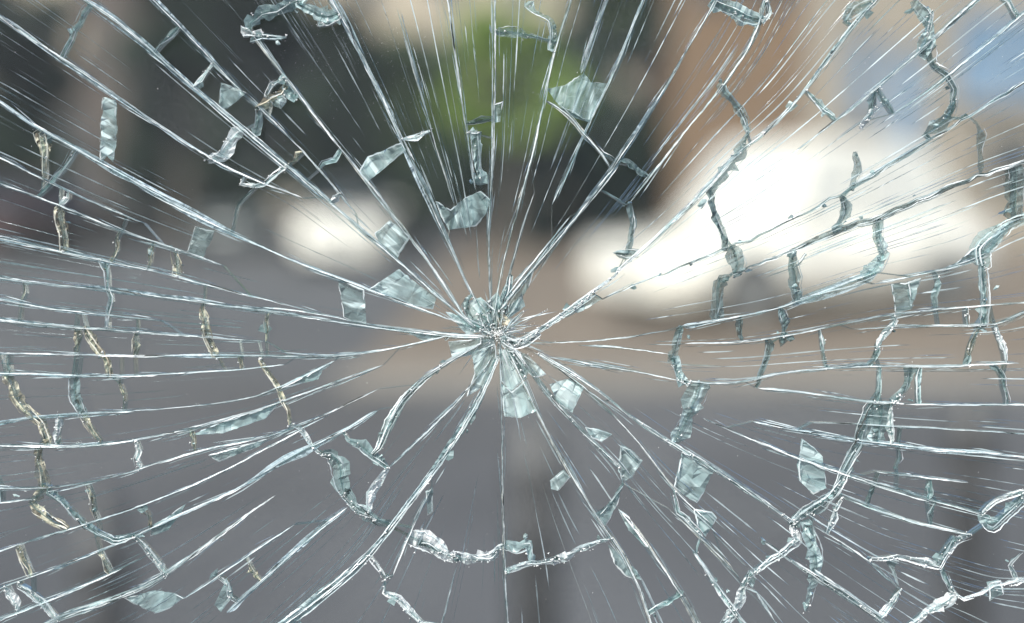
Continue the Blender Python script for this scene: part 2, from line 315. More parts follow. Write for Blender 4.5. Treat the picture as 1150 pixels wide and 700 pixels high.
# ------------------------------------------------------------------ dark columns on the road, added for the dark upright streaks
added_column_m = solid('added_dark_column', (.062, .062, .066), rough=.5, var=.2)
def added_column(px, top, Y, r, label):
    q = at(px, top, Y); h = q.z; b = empty('added_column', (q.x, Y, 0), label=label, cat='added_column', group='added dark columns close behind the glass')
    prof = [(r*1.5, 0), (r*1.5, .05), (r*1.1, .09), (r, .12), (r, h-.16), (r*1.15, h-.15), (r*1.15, h-.11), (r*.95, h-.10), (r*.9, h-.04), (r*.5, h-.01), (0.004, h)]
    n = 24; V = [(rr*math.cos(k*math.tau/n), rr*math.sin(k*math.tau/n), z) for rr, z in prof for k in range(n)]
    F = [(i*n+k, i*n+(k+1) % n, (i+1)*n+(k+1) % n, (i+1)*n+k) for i in range(len(prof)-1) for k in range(n)]
    mesh_obj('added_column_body', V, F, added_column_m, b, smooth=True)
    bm = bmesh.new(); bmesh.ops.create_cone(bm, cap_ends=True, segments=24, radius1=r*1.04, radius2=r*1.04, depth=.05, matrix=Matrix.Translation((0, 0, h-.22))); bm_obj('band', bm, solid('worn_grey_band', (.07, .07, .075)), b)
added_column(602, 462, 3.0, .058, 'added dark column straight below the impact point')
added_column(1092, 430, 3.2, .05, 'added dark column at the right edge of the view')
added_column(112, 545, 2.5, .05, 'added dark column at the lower left, shortest of the three')

# ================================================================== THE BROKEN PANE
S = WID/1150                                # metres per photo pixel on the glass
T = 0.0048                                  # thickness
pane = bpy.data.objects.new('cracked_glass_pane', None); COL.objects.link(pane)
pane.rotation_euler = (math.pi/2-PITCH, 0, 0); pane.location = EYE + Vector((0, math.cos(PITCH), -math.sin(PITCH)))*DIST
pane['label'] = 'shattered clear glass pane with cracks radiating from an impact point near its middle'; pane['category'] = 'glass pane'
CX, CY = 562, 379
BX0, BX1, BY0, BY1 = -170, 1320, -150, 850
def loc(x, y, z=0): return ((x-575)*S, (350-y)*S, z)
D = """
r4 0,20 69,65:6 120,103:6 171,135:4 206,163 247,187 295,209:2 340,222:1
r5 99,3 123,20:9 154,38:9 175,62:7 202,84:6 233,113:6 264,137:8 298,168:9 314,178:9 342,202:8 379,237:3 414,264:5 445,292:6 486,329:5 534,369:4
r4 171,0:7 206,31:7 233,65:7 271,103:6 288,120:5 310,138:2 330,160:1.5 372,200:1 400,240:1
c4 280,34:7 300,62:7 331,103:5 366,147:4 400,189:4 427,219:5 441,240:6 458,264:5 486,299:3 499,319:2 527,364:2
r7 373,0:12 393,31:10 410,69:7 431,110:6 451,158:7 472,202:9 486,237:8 499,261:5 517,309:4 544,356:3
r5 0,115:6 31,141:6 69,159:5 103,175:7 130,192:8 158,209:11 192,226:12 220,244:9 254,257:5 298,281:4 352,304:3 379,312:4 414,324:4 451,341:4 486,350:2 520,364:1.5
r2 0,177 31,192 55,206:4 82,219:2 117,232:1.5 161,250:1
r3 0,207 41,219 62,230 96,244:4 137,261:3 171,271:3 209,283:3 250,298:1.5
r4 0,268:7 27,273:6 62,281:4 93,290:6 127,293:4 165,304:3 202,312:3 240,321:3 300,338:1.2 360,352:1
r4 0,312:5 34,319:4 69,323:2 120,321:6 137,328:6 178,333:5 220,338:6 254,341:5 298,352:5 349,356:3 390,362:4 417,366:6 452,371:6 486,376:7 511,378:8 545,379:5
h2 294,345:3 345,350:2 370,353:3 395,361:3
r3 0,336 34,343 62,348:4 96,352 130,354:1 180,360:1
r5 0,359:7 31,362:9 58,367:6 93,367:4 130,372:4 171,374:3 213,377:2 298,384:1
r3 0,397:1.5 79,397:1 117,400 154,401 192,400 240,398:5 281,401:4 325,400:3 376,403:4 407,398 438,393 469,386 503,378:3
r3 0,419:4 62,418 75,425:5 127,424:4 165,420 206,419 274,419:1.2 320,410:1
h1.5 127,463 189,460 247,456:2 295,446:2 314,437:3 345,420:4 376,405:4
r3 0,475:4 27,470:3 62,463:4 151,462:1
r5 0,501:8 34,501:9 58,506:5 103,501:7 137,499:4 171,491:3 206,484:5 240,477:5 298,460:4 320,450:2 376,428:1 430,410:1
r2 0,549 31,547 62,553 103,541 137,535 171,522:3 209,511:3 240,499:3 270,498:3 307,493:4 328,482:3 379,460:2 425,437:1
r2 0,565 34,561:3
r3 0,619 34,607 69,597 103,587 137,577 171,563:2 206,549 230,541 254,529:2 291,508:1 340,482:1
r3 0,661 34,647:2 69,635:5 103,623:3 127,614:1 170,595:1
r3 151,602:3 192,578 240,566:3 274,546:4 298,530:7 320,518:9 342,503:9 366,497:5 388,484:3 425,460:2
r3 0,697 62,673:2 89,662:4 113,650:4 137,638:1
t7 58,699:8 96,680:12 137,671:8 161,662:8 185,647:6 220,623:5 247,601:4 271,580:2 310,556:1
r2 206,673 237,657 267,631 292,614:2 330,590:1
r6 254,688:9 280,666:8 298,650:7 311,638:7 342,607:7 366,587:6 390,570:5
t12 318,702:16 349,683:16 369,662:14 393,642:14 417,628:10 431,601:8 448,580:9 475,546:9 499,511:9 520,481:9 534,460:9 548,430:7 560,400:6
r2.5 438,525 465,498:4 493,474:3 506,460 534,432:1.5 552,402:1
t12 425,503:9 432,475:15 451,445:12 472,425:8 506,403:5 540,386:3
r2 441,647:3 458,604 472,570:2 485,548:1.5
c3 562,400:5 564,432:3 563,511 565,563:4 566,607:4 568,652:3 570,702
h2 513,635 505,666 496,699
c5 570,392:5 591,425:5 598,460:5 615,487:4 635,522:5 649,546:5 666,580:5 683,597:5 704,625:7 718,652:7 731,699:5
t6 578,392:5 600,418:6 614,447:7 640,470:6 653,484:6 680,508:6 697,525:4
c3 598,395 628,412:4 653,432:4 690,462:3 725,500:3 742,535:5 759,553:4 779,573:3 800,590:2
t6 605,398:6 640,418:7 680,440:4 697,462:2 718,475:5 745,494:6 766,505:6 800,525:7 834,546:7 858,566:6 888,585:5
c5 694,570 718,597:7 742,638:4 769,666:9 783,699:10
c4 752,573:2 779,601:4 807,618:6 831,649:6
t5 779,621 797,649:7 814,673:8 834,699:6
w5 583,384:8 600,376:8 622,362:7 653,338:6 670,323:4 690,311:3
d4 677,336:1.5 731,314:2 773,295:5 814,281:4 858,263:4 884,249:3 925,230:3 949,219:6 987,192:6 1021,171:6 1045,154:4 1080,140:2 1087,130:3 1121,110:5 1148,93:6
d8 820,309:2 841,302:3 877,287:4 936,261:9 987,244:9 1032,228:8 1056,213:7 1104,192:6 1148,182:5
r5 560,350:2 581,323:4 605,292:5 632,268:5 653,237:6 687,192:8 721,147:6 745,99:4 766,65:3 793,21:2 804,0
r2 566,336:2 590,305:2 620,268:2 640,243:3
t5 695,303:5 711,288:6 738,268:5 779,230:4 797,209:6 820,182:5 838,154:4 850,165:3 871,144:5 908,99:4 932,62:6 953,34:7 973,10:7 984,0
c3 707,228:2 731,195 759,161:4 793,117:3 821,89:6 848,48:9 855,20:8 858,0:6
r2 850,202 895,168:2 939,137:3 984,103:3 1025,65:4 1056,34:5 1097,0:6
r3 1004,127:1 1042,103:3 1066,86:5 1097,58:2 1128,34:6 1148,16:6
c3 555,352:3 560,316:4 567,275:3 581,235:4 598,185:5 608,127:4 617,69:5 629,34:5 641,0:4
h3 561,350:2 568,318:5 584,260:3 600,215:2
r2.5 620,230 646,168:5 663,137:3 683,96 701,55:3 718,10:3 722,0
t4 680,0:4 666,34:4 659,58:6 653,82:8
c3 556,0 556,79:3 558,127:4 553,182:5 551,237:4 547,262:3 549,299:3 551,347:4
c2.5 503,0 508,51 517,103:4 525,147:3 534,213:2
c2.5 445,7:2 462,65 472,110:3 486,151:3 499,195:3 510,230:3
r3 766,367:8 800,362:4 858,350:2 881,347:3 905,336:9 953,321:14 985,306:12
r2 984,319:2 1021,312:2 1069,302:3 1097,292:9 1110,284:8
c2.5 769,386 817,386 858,384:2 893,378:1.5 936,364:3 970,357:2 1015,352:2 1056,347:2 1104,343:2 1148,340:3
c2 960,370:1 1010,362:2 1060,366:4 1100,368:6 1125,367:3 1135,358:6 1148,352:6
r3 766,427 793,432:4 834,432:3 852,428:4 860,419:4 895,417:3 936,415:3 973,408:8 997,415:3 1042,410:3 1090,410:2 1145,408:3
r2.5 850,436 881,437:3 919,444:2 980,453:3 1021,455 1083,456 1148,455:4
h2 581,386:2 611,383 663,387:2 697,381:2 752,371:1.5
h3 650,388:1 690,388:6 711,391:4 752,398:2
r3 615,401:1.5 673,410:4 714,417:4 762,427:3
r3 846,474:3 895,486:4 963,494:4 1008,501:5 1056,506:6 1148,513:3
h1.5 912,475 1008,477:2 1056,482:2 1148,487:2
r4 790,470:1 850,499:3 895,515:4 953,534:6 987,546:8 1028,558:7 1069,566:4 1104,577:6
r2 984,530:1 1020,533:4 1087,542:1
c4 946,559:6 980,573:5 1028,590:5 1073,597:6 1090,601:7
r2 912,590:2 953,611:2 980,628:4 1011,662:3
w4 980,628:3 1008,626:4 1039,632:9 1056,637:6 1065,622:6 1073,609:8 1090,601:8
t8 858,608:4 881,625:5 915,649:9 953,669:11 987,693:8 1000,705:6
r3 850,666:4 871,699:3
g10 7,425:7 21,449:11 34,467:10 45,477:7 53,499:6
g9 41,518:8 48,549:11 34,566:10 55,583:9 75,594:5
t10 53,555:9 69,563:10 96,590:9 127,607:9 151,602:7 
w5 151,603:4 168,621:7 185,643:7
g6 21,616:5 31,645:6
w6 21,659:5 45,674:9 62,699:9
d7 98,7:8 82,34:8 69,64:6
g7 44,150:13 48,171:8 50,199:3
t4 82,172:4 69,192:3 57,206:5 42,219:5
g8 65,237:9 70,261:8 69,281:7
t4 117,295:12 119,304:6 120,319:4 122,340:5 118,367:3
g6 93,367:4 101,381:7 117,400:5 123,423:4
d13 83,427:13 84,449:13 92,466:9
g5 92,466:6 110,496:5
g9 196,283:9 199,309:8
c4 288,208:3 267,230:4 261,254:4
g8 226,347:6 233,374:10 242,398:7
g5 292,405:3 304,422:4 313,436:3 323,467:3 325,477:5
w4 325,477:3 338,481:5 349,498:4 362,510:3
t16 370,510:14 381,522:26 383,545:14 395,567:10 408,578:13 421,585:13 442,590:7
w5 385,558:3 400,574:5 420,582:3
t8 391,494:5 405,500:11 417,512:9 436,526:5
w8 436,526:4 426,543:9 416,555:10 414,577:3
w5 417,628:5 432,652:5
w5 431,666:5 447,672:9 458,683:7 474,700:5
w10 459,603:17 474,607:22 486,613:19 500,622:14 510,625:12
w10 508,625:12 520,627:14 540,629:13 553,629:11 560,617:7 567,612:6
t9 566,612:12 580,614:17 594,612:10
d6 470,612:5 480,616:8 492,622:4
w6 570,641:6 580,637:6 597,632:6 620,630:7 636,627:9 646,619:8 666,612:6 681,607:4
d3 700,544:3 687,566:4 668,582:4
t16 786,434:27 780,455:22 771,473:17 761,492:17
t4 757,553:3 762,575:5 788,600:5 783,625:4
w7 858,635:3 842,646:7 834,660:6 831,674:12 818,694:10 812,702:8
w7 850,643:3 867,628:7 884,618:7 897,608:10 890,594:7
t12 888,590:7 905,575:16 922,567:16 935,556:8 946,535:12 960,508:15 972,480:18 981,452:16
w4 890,588:4 912,571:7 932,558:6 944,540:3
t14 905,590:16 917,618:17 918,645:13 911,668:8 905,688:6
w6 1012,662:2 1005,676:6 993,690:7 987,696:3
w8 1022,705:6 1043,690:6 1056,680:12 1066,674:12 1073,668:6
w7 1083,673:3 1105,667:6 1117,660:9 1129,657:4 1141,655:8 1148,652:5
t5 1073,604:6 1057,628:7 1062,648:9 1068,661:7
t14 1104,579:8 1116,590:18 1130,576:14 1148,560:14
w5 1104,577:3 1118,564:5 1132,558:5 1148,553:6
t5 1142,652:7 1134,636:4 1148,620:2
t16 992,455:24 989,475:26 986,493:22
w4 1001,460:3 1000,478:6 1003,494:4
t8 1025,412:13 1020,428:6 1016,440:7 1004,453:8
w4 1013,445:5 1004,453:7
t7 1114,408:12 1122,414:6 1129,425:5 1131,440:4 1132,453:6
g5 1100,371:4 1093,386:5 1090,398:3
t6 1089,400:4 1086,408:8
t9 1105,367:8 1107,345:11 1106,325:11 1106,299:10
t20 1106,299:16 1104,281:20 1118,266:18 1134,252:14 1150,246:12
d18 1141,188:18 1142,212:20 1141,240:17
w5 1006,360:4 998,373:6 988,383:6 987,393:5
t4 987,393:7 980,404:4 974,411:5
d6 879,350:8 884,361:9 882,373:7
t8 882,373:10 880,385:9
d8 865,388:10 858,410:7 852,432:6
d14 891,285:7 892,300:13 895,320:14 897,342:12
t8 988,247:9 990,265:10 993,282:9
t12 994,284:12 986,300:14 970,311:12
d8 948,223:6 951,235:12 947,246:7 941,258:9
d5 961,170:5 965,192:8 957,213:5
w6 981,122:7 974,134:7 966,144:5
d5 984,104:4 980,115:12 979,122:8
t8 907,102:3 920,115:8 928,125:10 941,135:5
t12 1026,0:10 1038,14:13 1045,30:8 1040,48:18 1038,60:14
w4 1048,12:3 1044,30:5 1041,42:4
d8 1045,55:18 1049,72:8 1064,82:9 1074,100:7 1071,125:8
t10 1073,112:8 1066,130:12 1052,142:13 1040,150:7
d7 1085,128:4 1100,137:7 1106,150:14 1102,168:8 1102,190:5
t12 950,22:9 961,8:18 973,3:16 985,0:8
t14 800,0:12 821,9:16 840,18:18 855,22:14
w4 862,2:4 865,14:4 857,25:6
t8 811,95:10 826,115:9 838,135:9 841,147:5
t14 841,150:6 832,172:15 818,186:15 806,204:11 798,217:7
d9 797,213:12 803,240:9 810,262:9 815,281:9
d16 826,283:14 829,296:20 826,308:8
d17 810,312:10 808,330:17 806,356:17
d9 766,366:9 760,388:9 755,405:8
t8 758,405:12 764,418:9 767,430:13
w5 762,424:6 772,430:5
d5 677,214:5 690,222:4 703,229:5
d6 707,229:6 710,250:6 708,272:5 704,285:5
t8 690,284:3 704,285:13 718,284:8
c6 615,113:5 630,121:6 639,129:7 650,137:6 652,152:8 665,158:5 677,168:6 687,189:5
t5 591,2:12 600,12:5 618,22:6 622,40:8 619,55:5
t10 560,36:10 578,36:13 601,41:4
t12 280,26:10 295,15:15 315,9:14 338,1:12
t14 335,4:9 352,10:16 368,20:18 380,14:10
w4 357,28:3 368,26:5 381,20:4
w8 271,31:4 275,35:10 281,37:4 291,36:8
t6 281,45:4 296,40:7 320,42:3
w4 298,108:3 304,96:5 315,89:4
g7 288,122:5 300,116:7 313,104:9 320,96:4
t7 320,94:8 325,104:13 331,110:8
t6 290,122:6 290,135:8 286,149:7
w9 233,180:8 247,176:10 256,164:11 267,150:12 273,146:4
w5 270,207:3 288,209:5 297,206:5 309,197:6 318,190:6
w3 527,148 541,148
w6 562,372:5 567,381:8 578,387:11 590,384:10 606,374:6
w5 583,386:5 612,370:6 640,350:5 668,330:4
g6 560,354:4 566,364:8 562,374:6
d5 553,360:3 551,371:6 556,381:4
d4 574,396:2 583,412:5 590,424:2
t9 540,352:6 546,362:10 552,374:8
t7 560,346:9 568,330:10 573,312:6
t6 548,340:4 550,352:8 556,366:8
t8 530,330:4 522,344:9 530,358:8 543,366:5
w3 540,372:3 548,376:5 557,380:3
t8 570,400:10 580,412:13 590,424:10
d4 500,382:2 505,376:4 512,380:2
t12 534,150:12 535,170:11 537,190:10 542,202:14
"""
P = """
t 115,108 129,112 131,148 126,182 119,175 112,182 112,142
t 219,254 241,259 226,292 209,287
t 247,92 256,95 277,104 254,122 245,120
t 300,110 315,104 322,112 315,122 305,118
p 403,192 412,176 451,160 456,168 440,182 410,206
t 489,226 505,236 522,222 540,214 551,224 546,240 535,254 503,258 494,240
t 420,262 438,247 461,266 445,291 430,282
t 379,313 409,325 411,364 398,362 386,357
t 414,325 448,302 470,320 490,334 486,347 451,341
p 503,384 535,380 553,377 556,386 532,398 508,404
t 455,372 480,374 500,378 478,385
t 314,437 345,421 376,405 362,416 357,426 335,432
t 214,489 240,478 300,458 314,452 298,470 250,487
t 233,512 265,503 301,493 290,502 245,519
t 171,590 192,578 208,566 203,576 188,596 168,603
t 139,672 172,664 196,667 206,672 190,684 174,690 160,684
t 254,650 262,668 248,688 240,680
t 478,552 486,548 486,576 480,580 479,566
p 618,540 633,528 640,536 626,552 619,550
t 657,480 672,482 688,488 676,497 664,492
t 697,500 708,504 722,518 710,536 703,541 694,529
t 766,507 784,516 802,530 792,552 783,566 768,556 757,547
t 779,572 800,575 806,582 793,604 784,592
t 668,584 676,576 700,545 694,566 680,592
t 683,612 694,622 716,642 720,652 704,648 690,634
t 694,572 706,580 720,604 729,616 724,614 706,596
t 901,493 914,502 925,513 929,549 914,556 898,540 896,525
p 562,430 574,440 590,428 602,462 584,470 566,468
p 560,392 584,395 592,424 574,440 562,428
p 617,432 640,425 656,436 643,464 628,456
p 640,345 669,330 676,336 660,346 632,358
t 614,99 634,96 656,81 664,92 682,93 662,137 640,130 628,118
t 1006,352 1001,319 1026,317 1024,348
t 838,654 842,640 850,650 846,662
t 1010,660 995,628 1010,630 1006,640
t 553,118 565,114 562,136 552,138
t 1098,290 1066,303 1092,280 1110,270
d 560,346 578,340 586,330 590,344 566,362
p 520,340 540,334 556,348 552,372 536,368 526,356
t 1020,316 1035,312 1030,330 1024,348
p 543,342 558,328 568,346 560,372 549,366
p 566,390 592,398 614,421 601,425 580,410
p 530,396 556,386 559,408 549,432 537,438 524,446 533,420
t 574,330 600,300 594,322 580,346 570,352
p 500,350 528,358 544,372 524,376
t 1110,655 1124,652 1128,668 1112,676
t 950,664 925,655 915,640 930,650
d 893,300 905,284 908,286 898,298
"""
def parse(s):
    pts, ws = [], []
    for tok in s.split():
        a = tok.split(':'); x, y = a[0].split(','); pts.append((float(x), float(y))); ws.append(float(a[1]) if len(a) > 1 else None)
    return pts, ws
def is_long(pl):
    a, b = pl[0], pl[-1]; L = math.dist(a[:2], b[:2])
    if L < 85: return False
    m_ = ((a[0]+b[0])/2-CX, (a[1]+b[1])/2-CY); l = math.hypot(*m_) or 1
    return abs((b[0]-a[0])*m_[0]+(b[1]-a[1])*m_[1])/(L*l) > .8
def resample(pts, ws, step=5.0):
    n = len(pts)
    out = []
    for i in range(n-1):
        p0 = pts[max(0, i-1)]; p1 = pts[i]; p2 = pts[i+1]; p3 = pts[min(n-1, i+2)]
        L = math.dist(p1, p2); k = max(1, int(L/step))
        for j in range(k):
            t = j/k
            q = []
            for c in (0, 1):
                m1 = (p2[c]-p0[c])*.5*(1 if 0 < i else .8); m2 = (p3[c]-p1[c])*.5
                d = L/max(1e-6, (math.dist(p0, p2) or 1)*.5) if i > 0 else 1; m1 *= min(1, d)
                d = L/max(1e-6, (math.dist(p1, p3) or 1)*.5); m2 *= min(1, d)
                q.append((2*t**3-3*t**2+1)*p1[c]+(t**3-2*t**2+t)*m1+(-2*t**3+3*t**2)*p2[c]+(t**3-t**2)*m2)
            lx, ly = p1[0]+(p2[0]-p1[0])*t, p1[1]+(p2[1]-p1[1])*t
            out.append((q[0]*.45+lx*.55, q[1]*.45+ly*.55, ws[i]+(ws[i+1]-ws[i])*t))
    out.append((*pts[-1], ws[-1])); return out
R = random.Random(5)
cracks = []      # (style, [(x,y,w)])
for ln in D.strip().splitlines():
    hd, rest = ln.split(' ', 1); st, w0 = hd[0], float(hd[1:]); pts, ws = parse(rest); ws = [w0 if q is None else q for q in ws]
    if (st in 'rch' or is_long(pts)) and len(pts) > 3:
        for _ in range(2):
            pts = [pts[0]]+[(.25*(pts[k-1][0]+pts[k+1][0])+.5*pts[k][0], .25*(pts[k-1][1]+pts[k+1][1])+.5*pts[k][1]) for k in range(1, len(pts)-1)]+[pts[-1]]
        ws = [q*(.72 if st != 'r' else .95) for q in ws]
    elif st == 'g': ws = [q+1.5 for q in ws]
    # carry cracks that leave the frame out to the rest of the pane
    for end in (0, -1):
        x, y = pts[end]; ox_, oy_ = pts[1 if end == 0 else -2]
        if not (4 < x < 1146 and 4 < y < 696) and math.dist(pts[0], pts[-1]) > 60:
            dx, dy = x-CX, y-CY; l = math.hypot(dx, dy); ex, ey = x-ox_, y-oy_; le = math.hypot(ex, ey)
            if (ex*dx+ey*dy)/(l*le) > .5:
                ux, uy = (dx/l*.6+ex/le*.4), (dy/l*.6+ey/le*.4); new = []; cx_, cy_ = x, y
                for k in range(12):
                    cx_ += ux*35+R.uniform(-3, 3); cy_ += uy*35+R.uniform(-3, 3)
                    if not (BX0+8 < cx_ < BX1-8 and BY0+8 < cy_ < BY1-8): break
                    new.append((cx_, cy_))
                if end == 0: pts = new[::-1]+pts; ws = [w0*R.uniform(.7, 1.3) for _ in new]+ws
                else: pts = pts+new; ws = ws+[w0*R.uniform(.7, 1.3) for _ in new]
    cracks.append((st, resample(pts, ws)))
nin = len(cracks)
# cross cracks in the part of the pane outside the view
for k in range(64):
    a = R.uniform(0, math.tau); ca, sa = math.cos(a), math.sin(a)
    e = min((600 if ca > 0 else 575)/max(abs(ca), 1e-3), (340)/max(abs(sa), 1e-3)); r = e+R.uniform(25, 130)
    x, y = 570+ca*r, 355+sa*r
    L = R.uniform(30, 60); pts = [(x-sa*L*.5, y+ca*L*.5), (x+R.uniform(-5, 5), y+R.uniform(-5, 5)), (x+sa*L*.5, y-ca*L*.5)]
    if all(BX0+5 < q[0] < BX1-5 and BY0+5 < q[1] < BY1-5 and not (-8 < q[0] < 1158 and -8 < q[1] < 708) for q in pts):
        cracks.append((R.choice('ttdgw'), resample(pts, [R.uniform(4, 10) for _ in pts])))
# natural wander of every crack path
for i, (st, pl) in enumerate(cracks):
    lg = st in 'rch' or (st in 'tw' and is_long(pl)); am = .28 if lg else .9; every = 12 if lg else 4; q = []; j0 = (0, 0); j1 = (R.gauss(0, am), R.gauss(0, am)); k0 = 0; k1 = R.randrange(2, every)
    for j, (x, y, w_) in enumerate(pl):                     # short straight runs with small kinks between them
        if j >= k1: j0, j1, k0, k1 = j1, (R.gauss(0, am), R.gauss(0, am)), k1, k1+R.randrange(2, every)
        t = (j-k0)/(k1-k0); q.append((x+j0[0]+(j1[0]-j0[0])*t, y+j0[1]+(j1[1]-j0[1])*t, w_))
    cracks[i] = (st, q)

# further small cross links between neighbouring radials, away from the impact
rad = [pl for st, pl in cracks if st in 'rc' and len(pl) > 15]; links = []; tries = 0
while len(links) < 44 and tries < 9000:
    tries += 1; pl = R.choice(rad); i = R.randrange(2, len(pl)-3); x, y, _ = pl[i]
    if math.hypot(x-CX, y-CY) < 225 or not (-10 < x < 1160 and -10 < y < 710) or (300 < x < 700 and y > 420): continue
    dx, dy = x-CX, y-CY; l = math.hypot(dx, dy); sg = R.choice((-1, 1)); nx, ny = -dy/l*sg, dx/l*sg; best = None
    for p2 in rad:
        if p2 is pl: continue
        for (a, b, _) in p2:
            v = (a-x, b-y); d = math.hypot(*v)
            if 14 < d < 46 and (v[0]*nx+v[1]*ny)/d > .93 and (best is None or d < best[0]): best = (d, a, b)
    if best and all(math.hypot(x-q[0], y-q[1]) > 48 for q in links) and all(math.hypot((x+best[1])/2-q[0], (y+best[2])/2-q[1]) > 11 for st, p2 in cracks if st not in 'rch' for q in p2):
        links.append((x, y)); m1 = (x+(best[1]-x)*.4+R.uniform(-4, 4), y+(best[2]-y)*.4+R.uniform(-4, 4)); m2 = (x+(best[1]-x)*.7+R.uniform(-3, 3), y+(best[2]-y)*.7+R.uniform(-3, 3))
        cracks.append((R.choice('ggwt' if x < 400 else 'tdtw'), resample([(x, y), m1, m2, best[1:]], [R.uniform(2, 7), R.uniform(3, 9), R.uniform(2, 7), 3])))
# cross cracks run right up to the cracks they meet
base = [(st, list(pl)) for st, pl in cracks]
for i, (st, pl) in enumerate(cracks):
    if st in 'rch' and len(pl) > 8: continue
    for end in (0, -1):
        e = pl[end]; best, bd = None, 22
        for j, (s2, p2) in enumerate(base):
            if j == i: continue
            for (x, y, w_) in p2:
                d = math.hypot(x-e[0], y-e[1])
                if d < bd: bd, best = d, (x, y)
        if best and bd > 1.5:
            w_ = max(2.5, e[2]*.7); m_ = ((e[0]+best[0])/2, (e[1]+best[1])/2, w_)
            new = [m_, (best[0], best[1], w_*.8)]
            if end == 0: pl[:0] = new[::-1]
            else: pl.extend(new)
# ---------------- split the pane along the cracks into shards
def closest(p, skip, lim, d0=None):
    best, bd = None, min(lim, 12)
    if d0:
        sc = 1e9
        for i, (st, pl) in enumerate(cracks):
            if i == skip: continue
            for (x, y, w_) in pl:
                v = (x-p[0], y-p[1]); l = math.hypot(*v)
                if 1e-6 < l < lim*2.4:
                    c_ = (v[0]*d0[0]+v[1]*d0[1])/l
                    if c_ > .86 and l/c_**3 < sc: sc = l/c_**3; best = (x, y)
        if best: return best
    for i, (st, pl) in enumerate(cracks):
        if i == skip: continue
        for (x, y, w_) in pl:
            d = math.hypot(x-p[0], y-p[1])
            if d < bd: bd, best = d, (x, y)
    return best
verts, edges = [], []
def addpl(q):
    b = len(verts); verts.extend(Vector(z) for z in q); edges.extend((b+i, b+i+1) for i in range(len(q)-1))
for i, (st, pl) in enumerate(cracks):
    q = [(x, y) for x, y, w_ in pl[::2]]
    if q[-1] != pl[-1][:2]: q.append(pl[-1][:2])
    dA = [math.hypot(p[0]-CX, p[1]-CY) for p in (q[0], q[-1])]
    da = Vector(q[0])-Vector(q[min(2, len(q)-1)]); db = Vector(q[-1])-Vector(q[-min(3, len(q))])
    lm = 30 if st in 'rch' else 10
    a = closest(q[0], i, lm, da.normalized()); b = closest(q[-1], i, lm, db.normalized())
    for k, near in ((0, a), (1, b)):
        e = q[0] if k == 0 else q[-1]; o = q[1] if k == 0 else q[-2]; d = Vector(e)-Vector(o)
        if dA[k] < 60: near = (CX, CY)
        elif not (BX0+45 < e[0] < BX1-45 and BY0+45 < e[1] < BY1-45): near = None; d.normalize(); ext = (e[0]+d.x*140, e[1]+d.y*140); near = (min(max(ext[0], BX0), BX1), min(max(ext[1], BY0), BY1))
        if near:
            q = [near]+q if k == 0 else q+[near]
    addpl(q)
b = len(verts); verts += [Vector(z) for z in ((BX0, BY0), (BX1, BY0), (BX1, BY1), (BX0, BY1))]; edges += [(b, b+1), (b+1, b+2), (b+2, b+3), (b+3, b)]
cv, ce, cf, _, oe, _ = delaunay_2d_cdt(verts, edges, [], 0, .35)
cons = {tuple(sorted(e)) for e, o in zip(ce, oe) if o}
e2f = {}
for i, f in enumerate(cf):
    for k in range(3): e2f.setdefault(tuple(sorted((f[k], f[(k+1) % 3]))), []).append(i)
reg = [-1]*len(cf); nr = 0
for s in range(len(cf)):
    if reg[s] >= 0: continue
    reg[s] = nr; stack = [s]
    while stack:
        i = stack.pop(); f = cf[i]
        for k in range(3):
            e = tuple(sorted((f[k], f[(k+1) % 3])))
            if e in cons: continue
            for j in e2f[e]:
                if reg[j] < 0: reg[j] = nr; stack.append(j)
    nr += 1
regs = [[] for _ in range(nr)]
for i, r_ in enumerate(reg): regs[r_].append(i)
def tarea(f): a, b, c = (cv[k] for k in f); return abs((b-a).cross(c-a))/2
area = [sum(tarea(cf[i]) for i in r_) for r_ in regs]
order = sorted(range(nr), key=lambda r_: -area[r_])
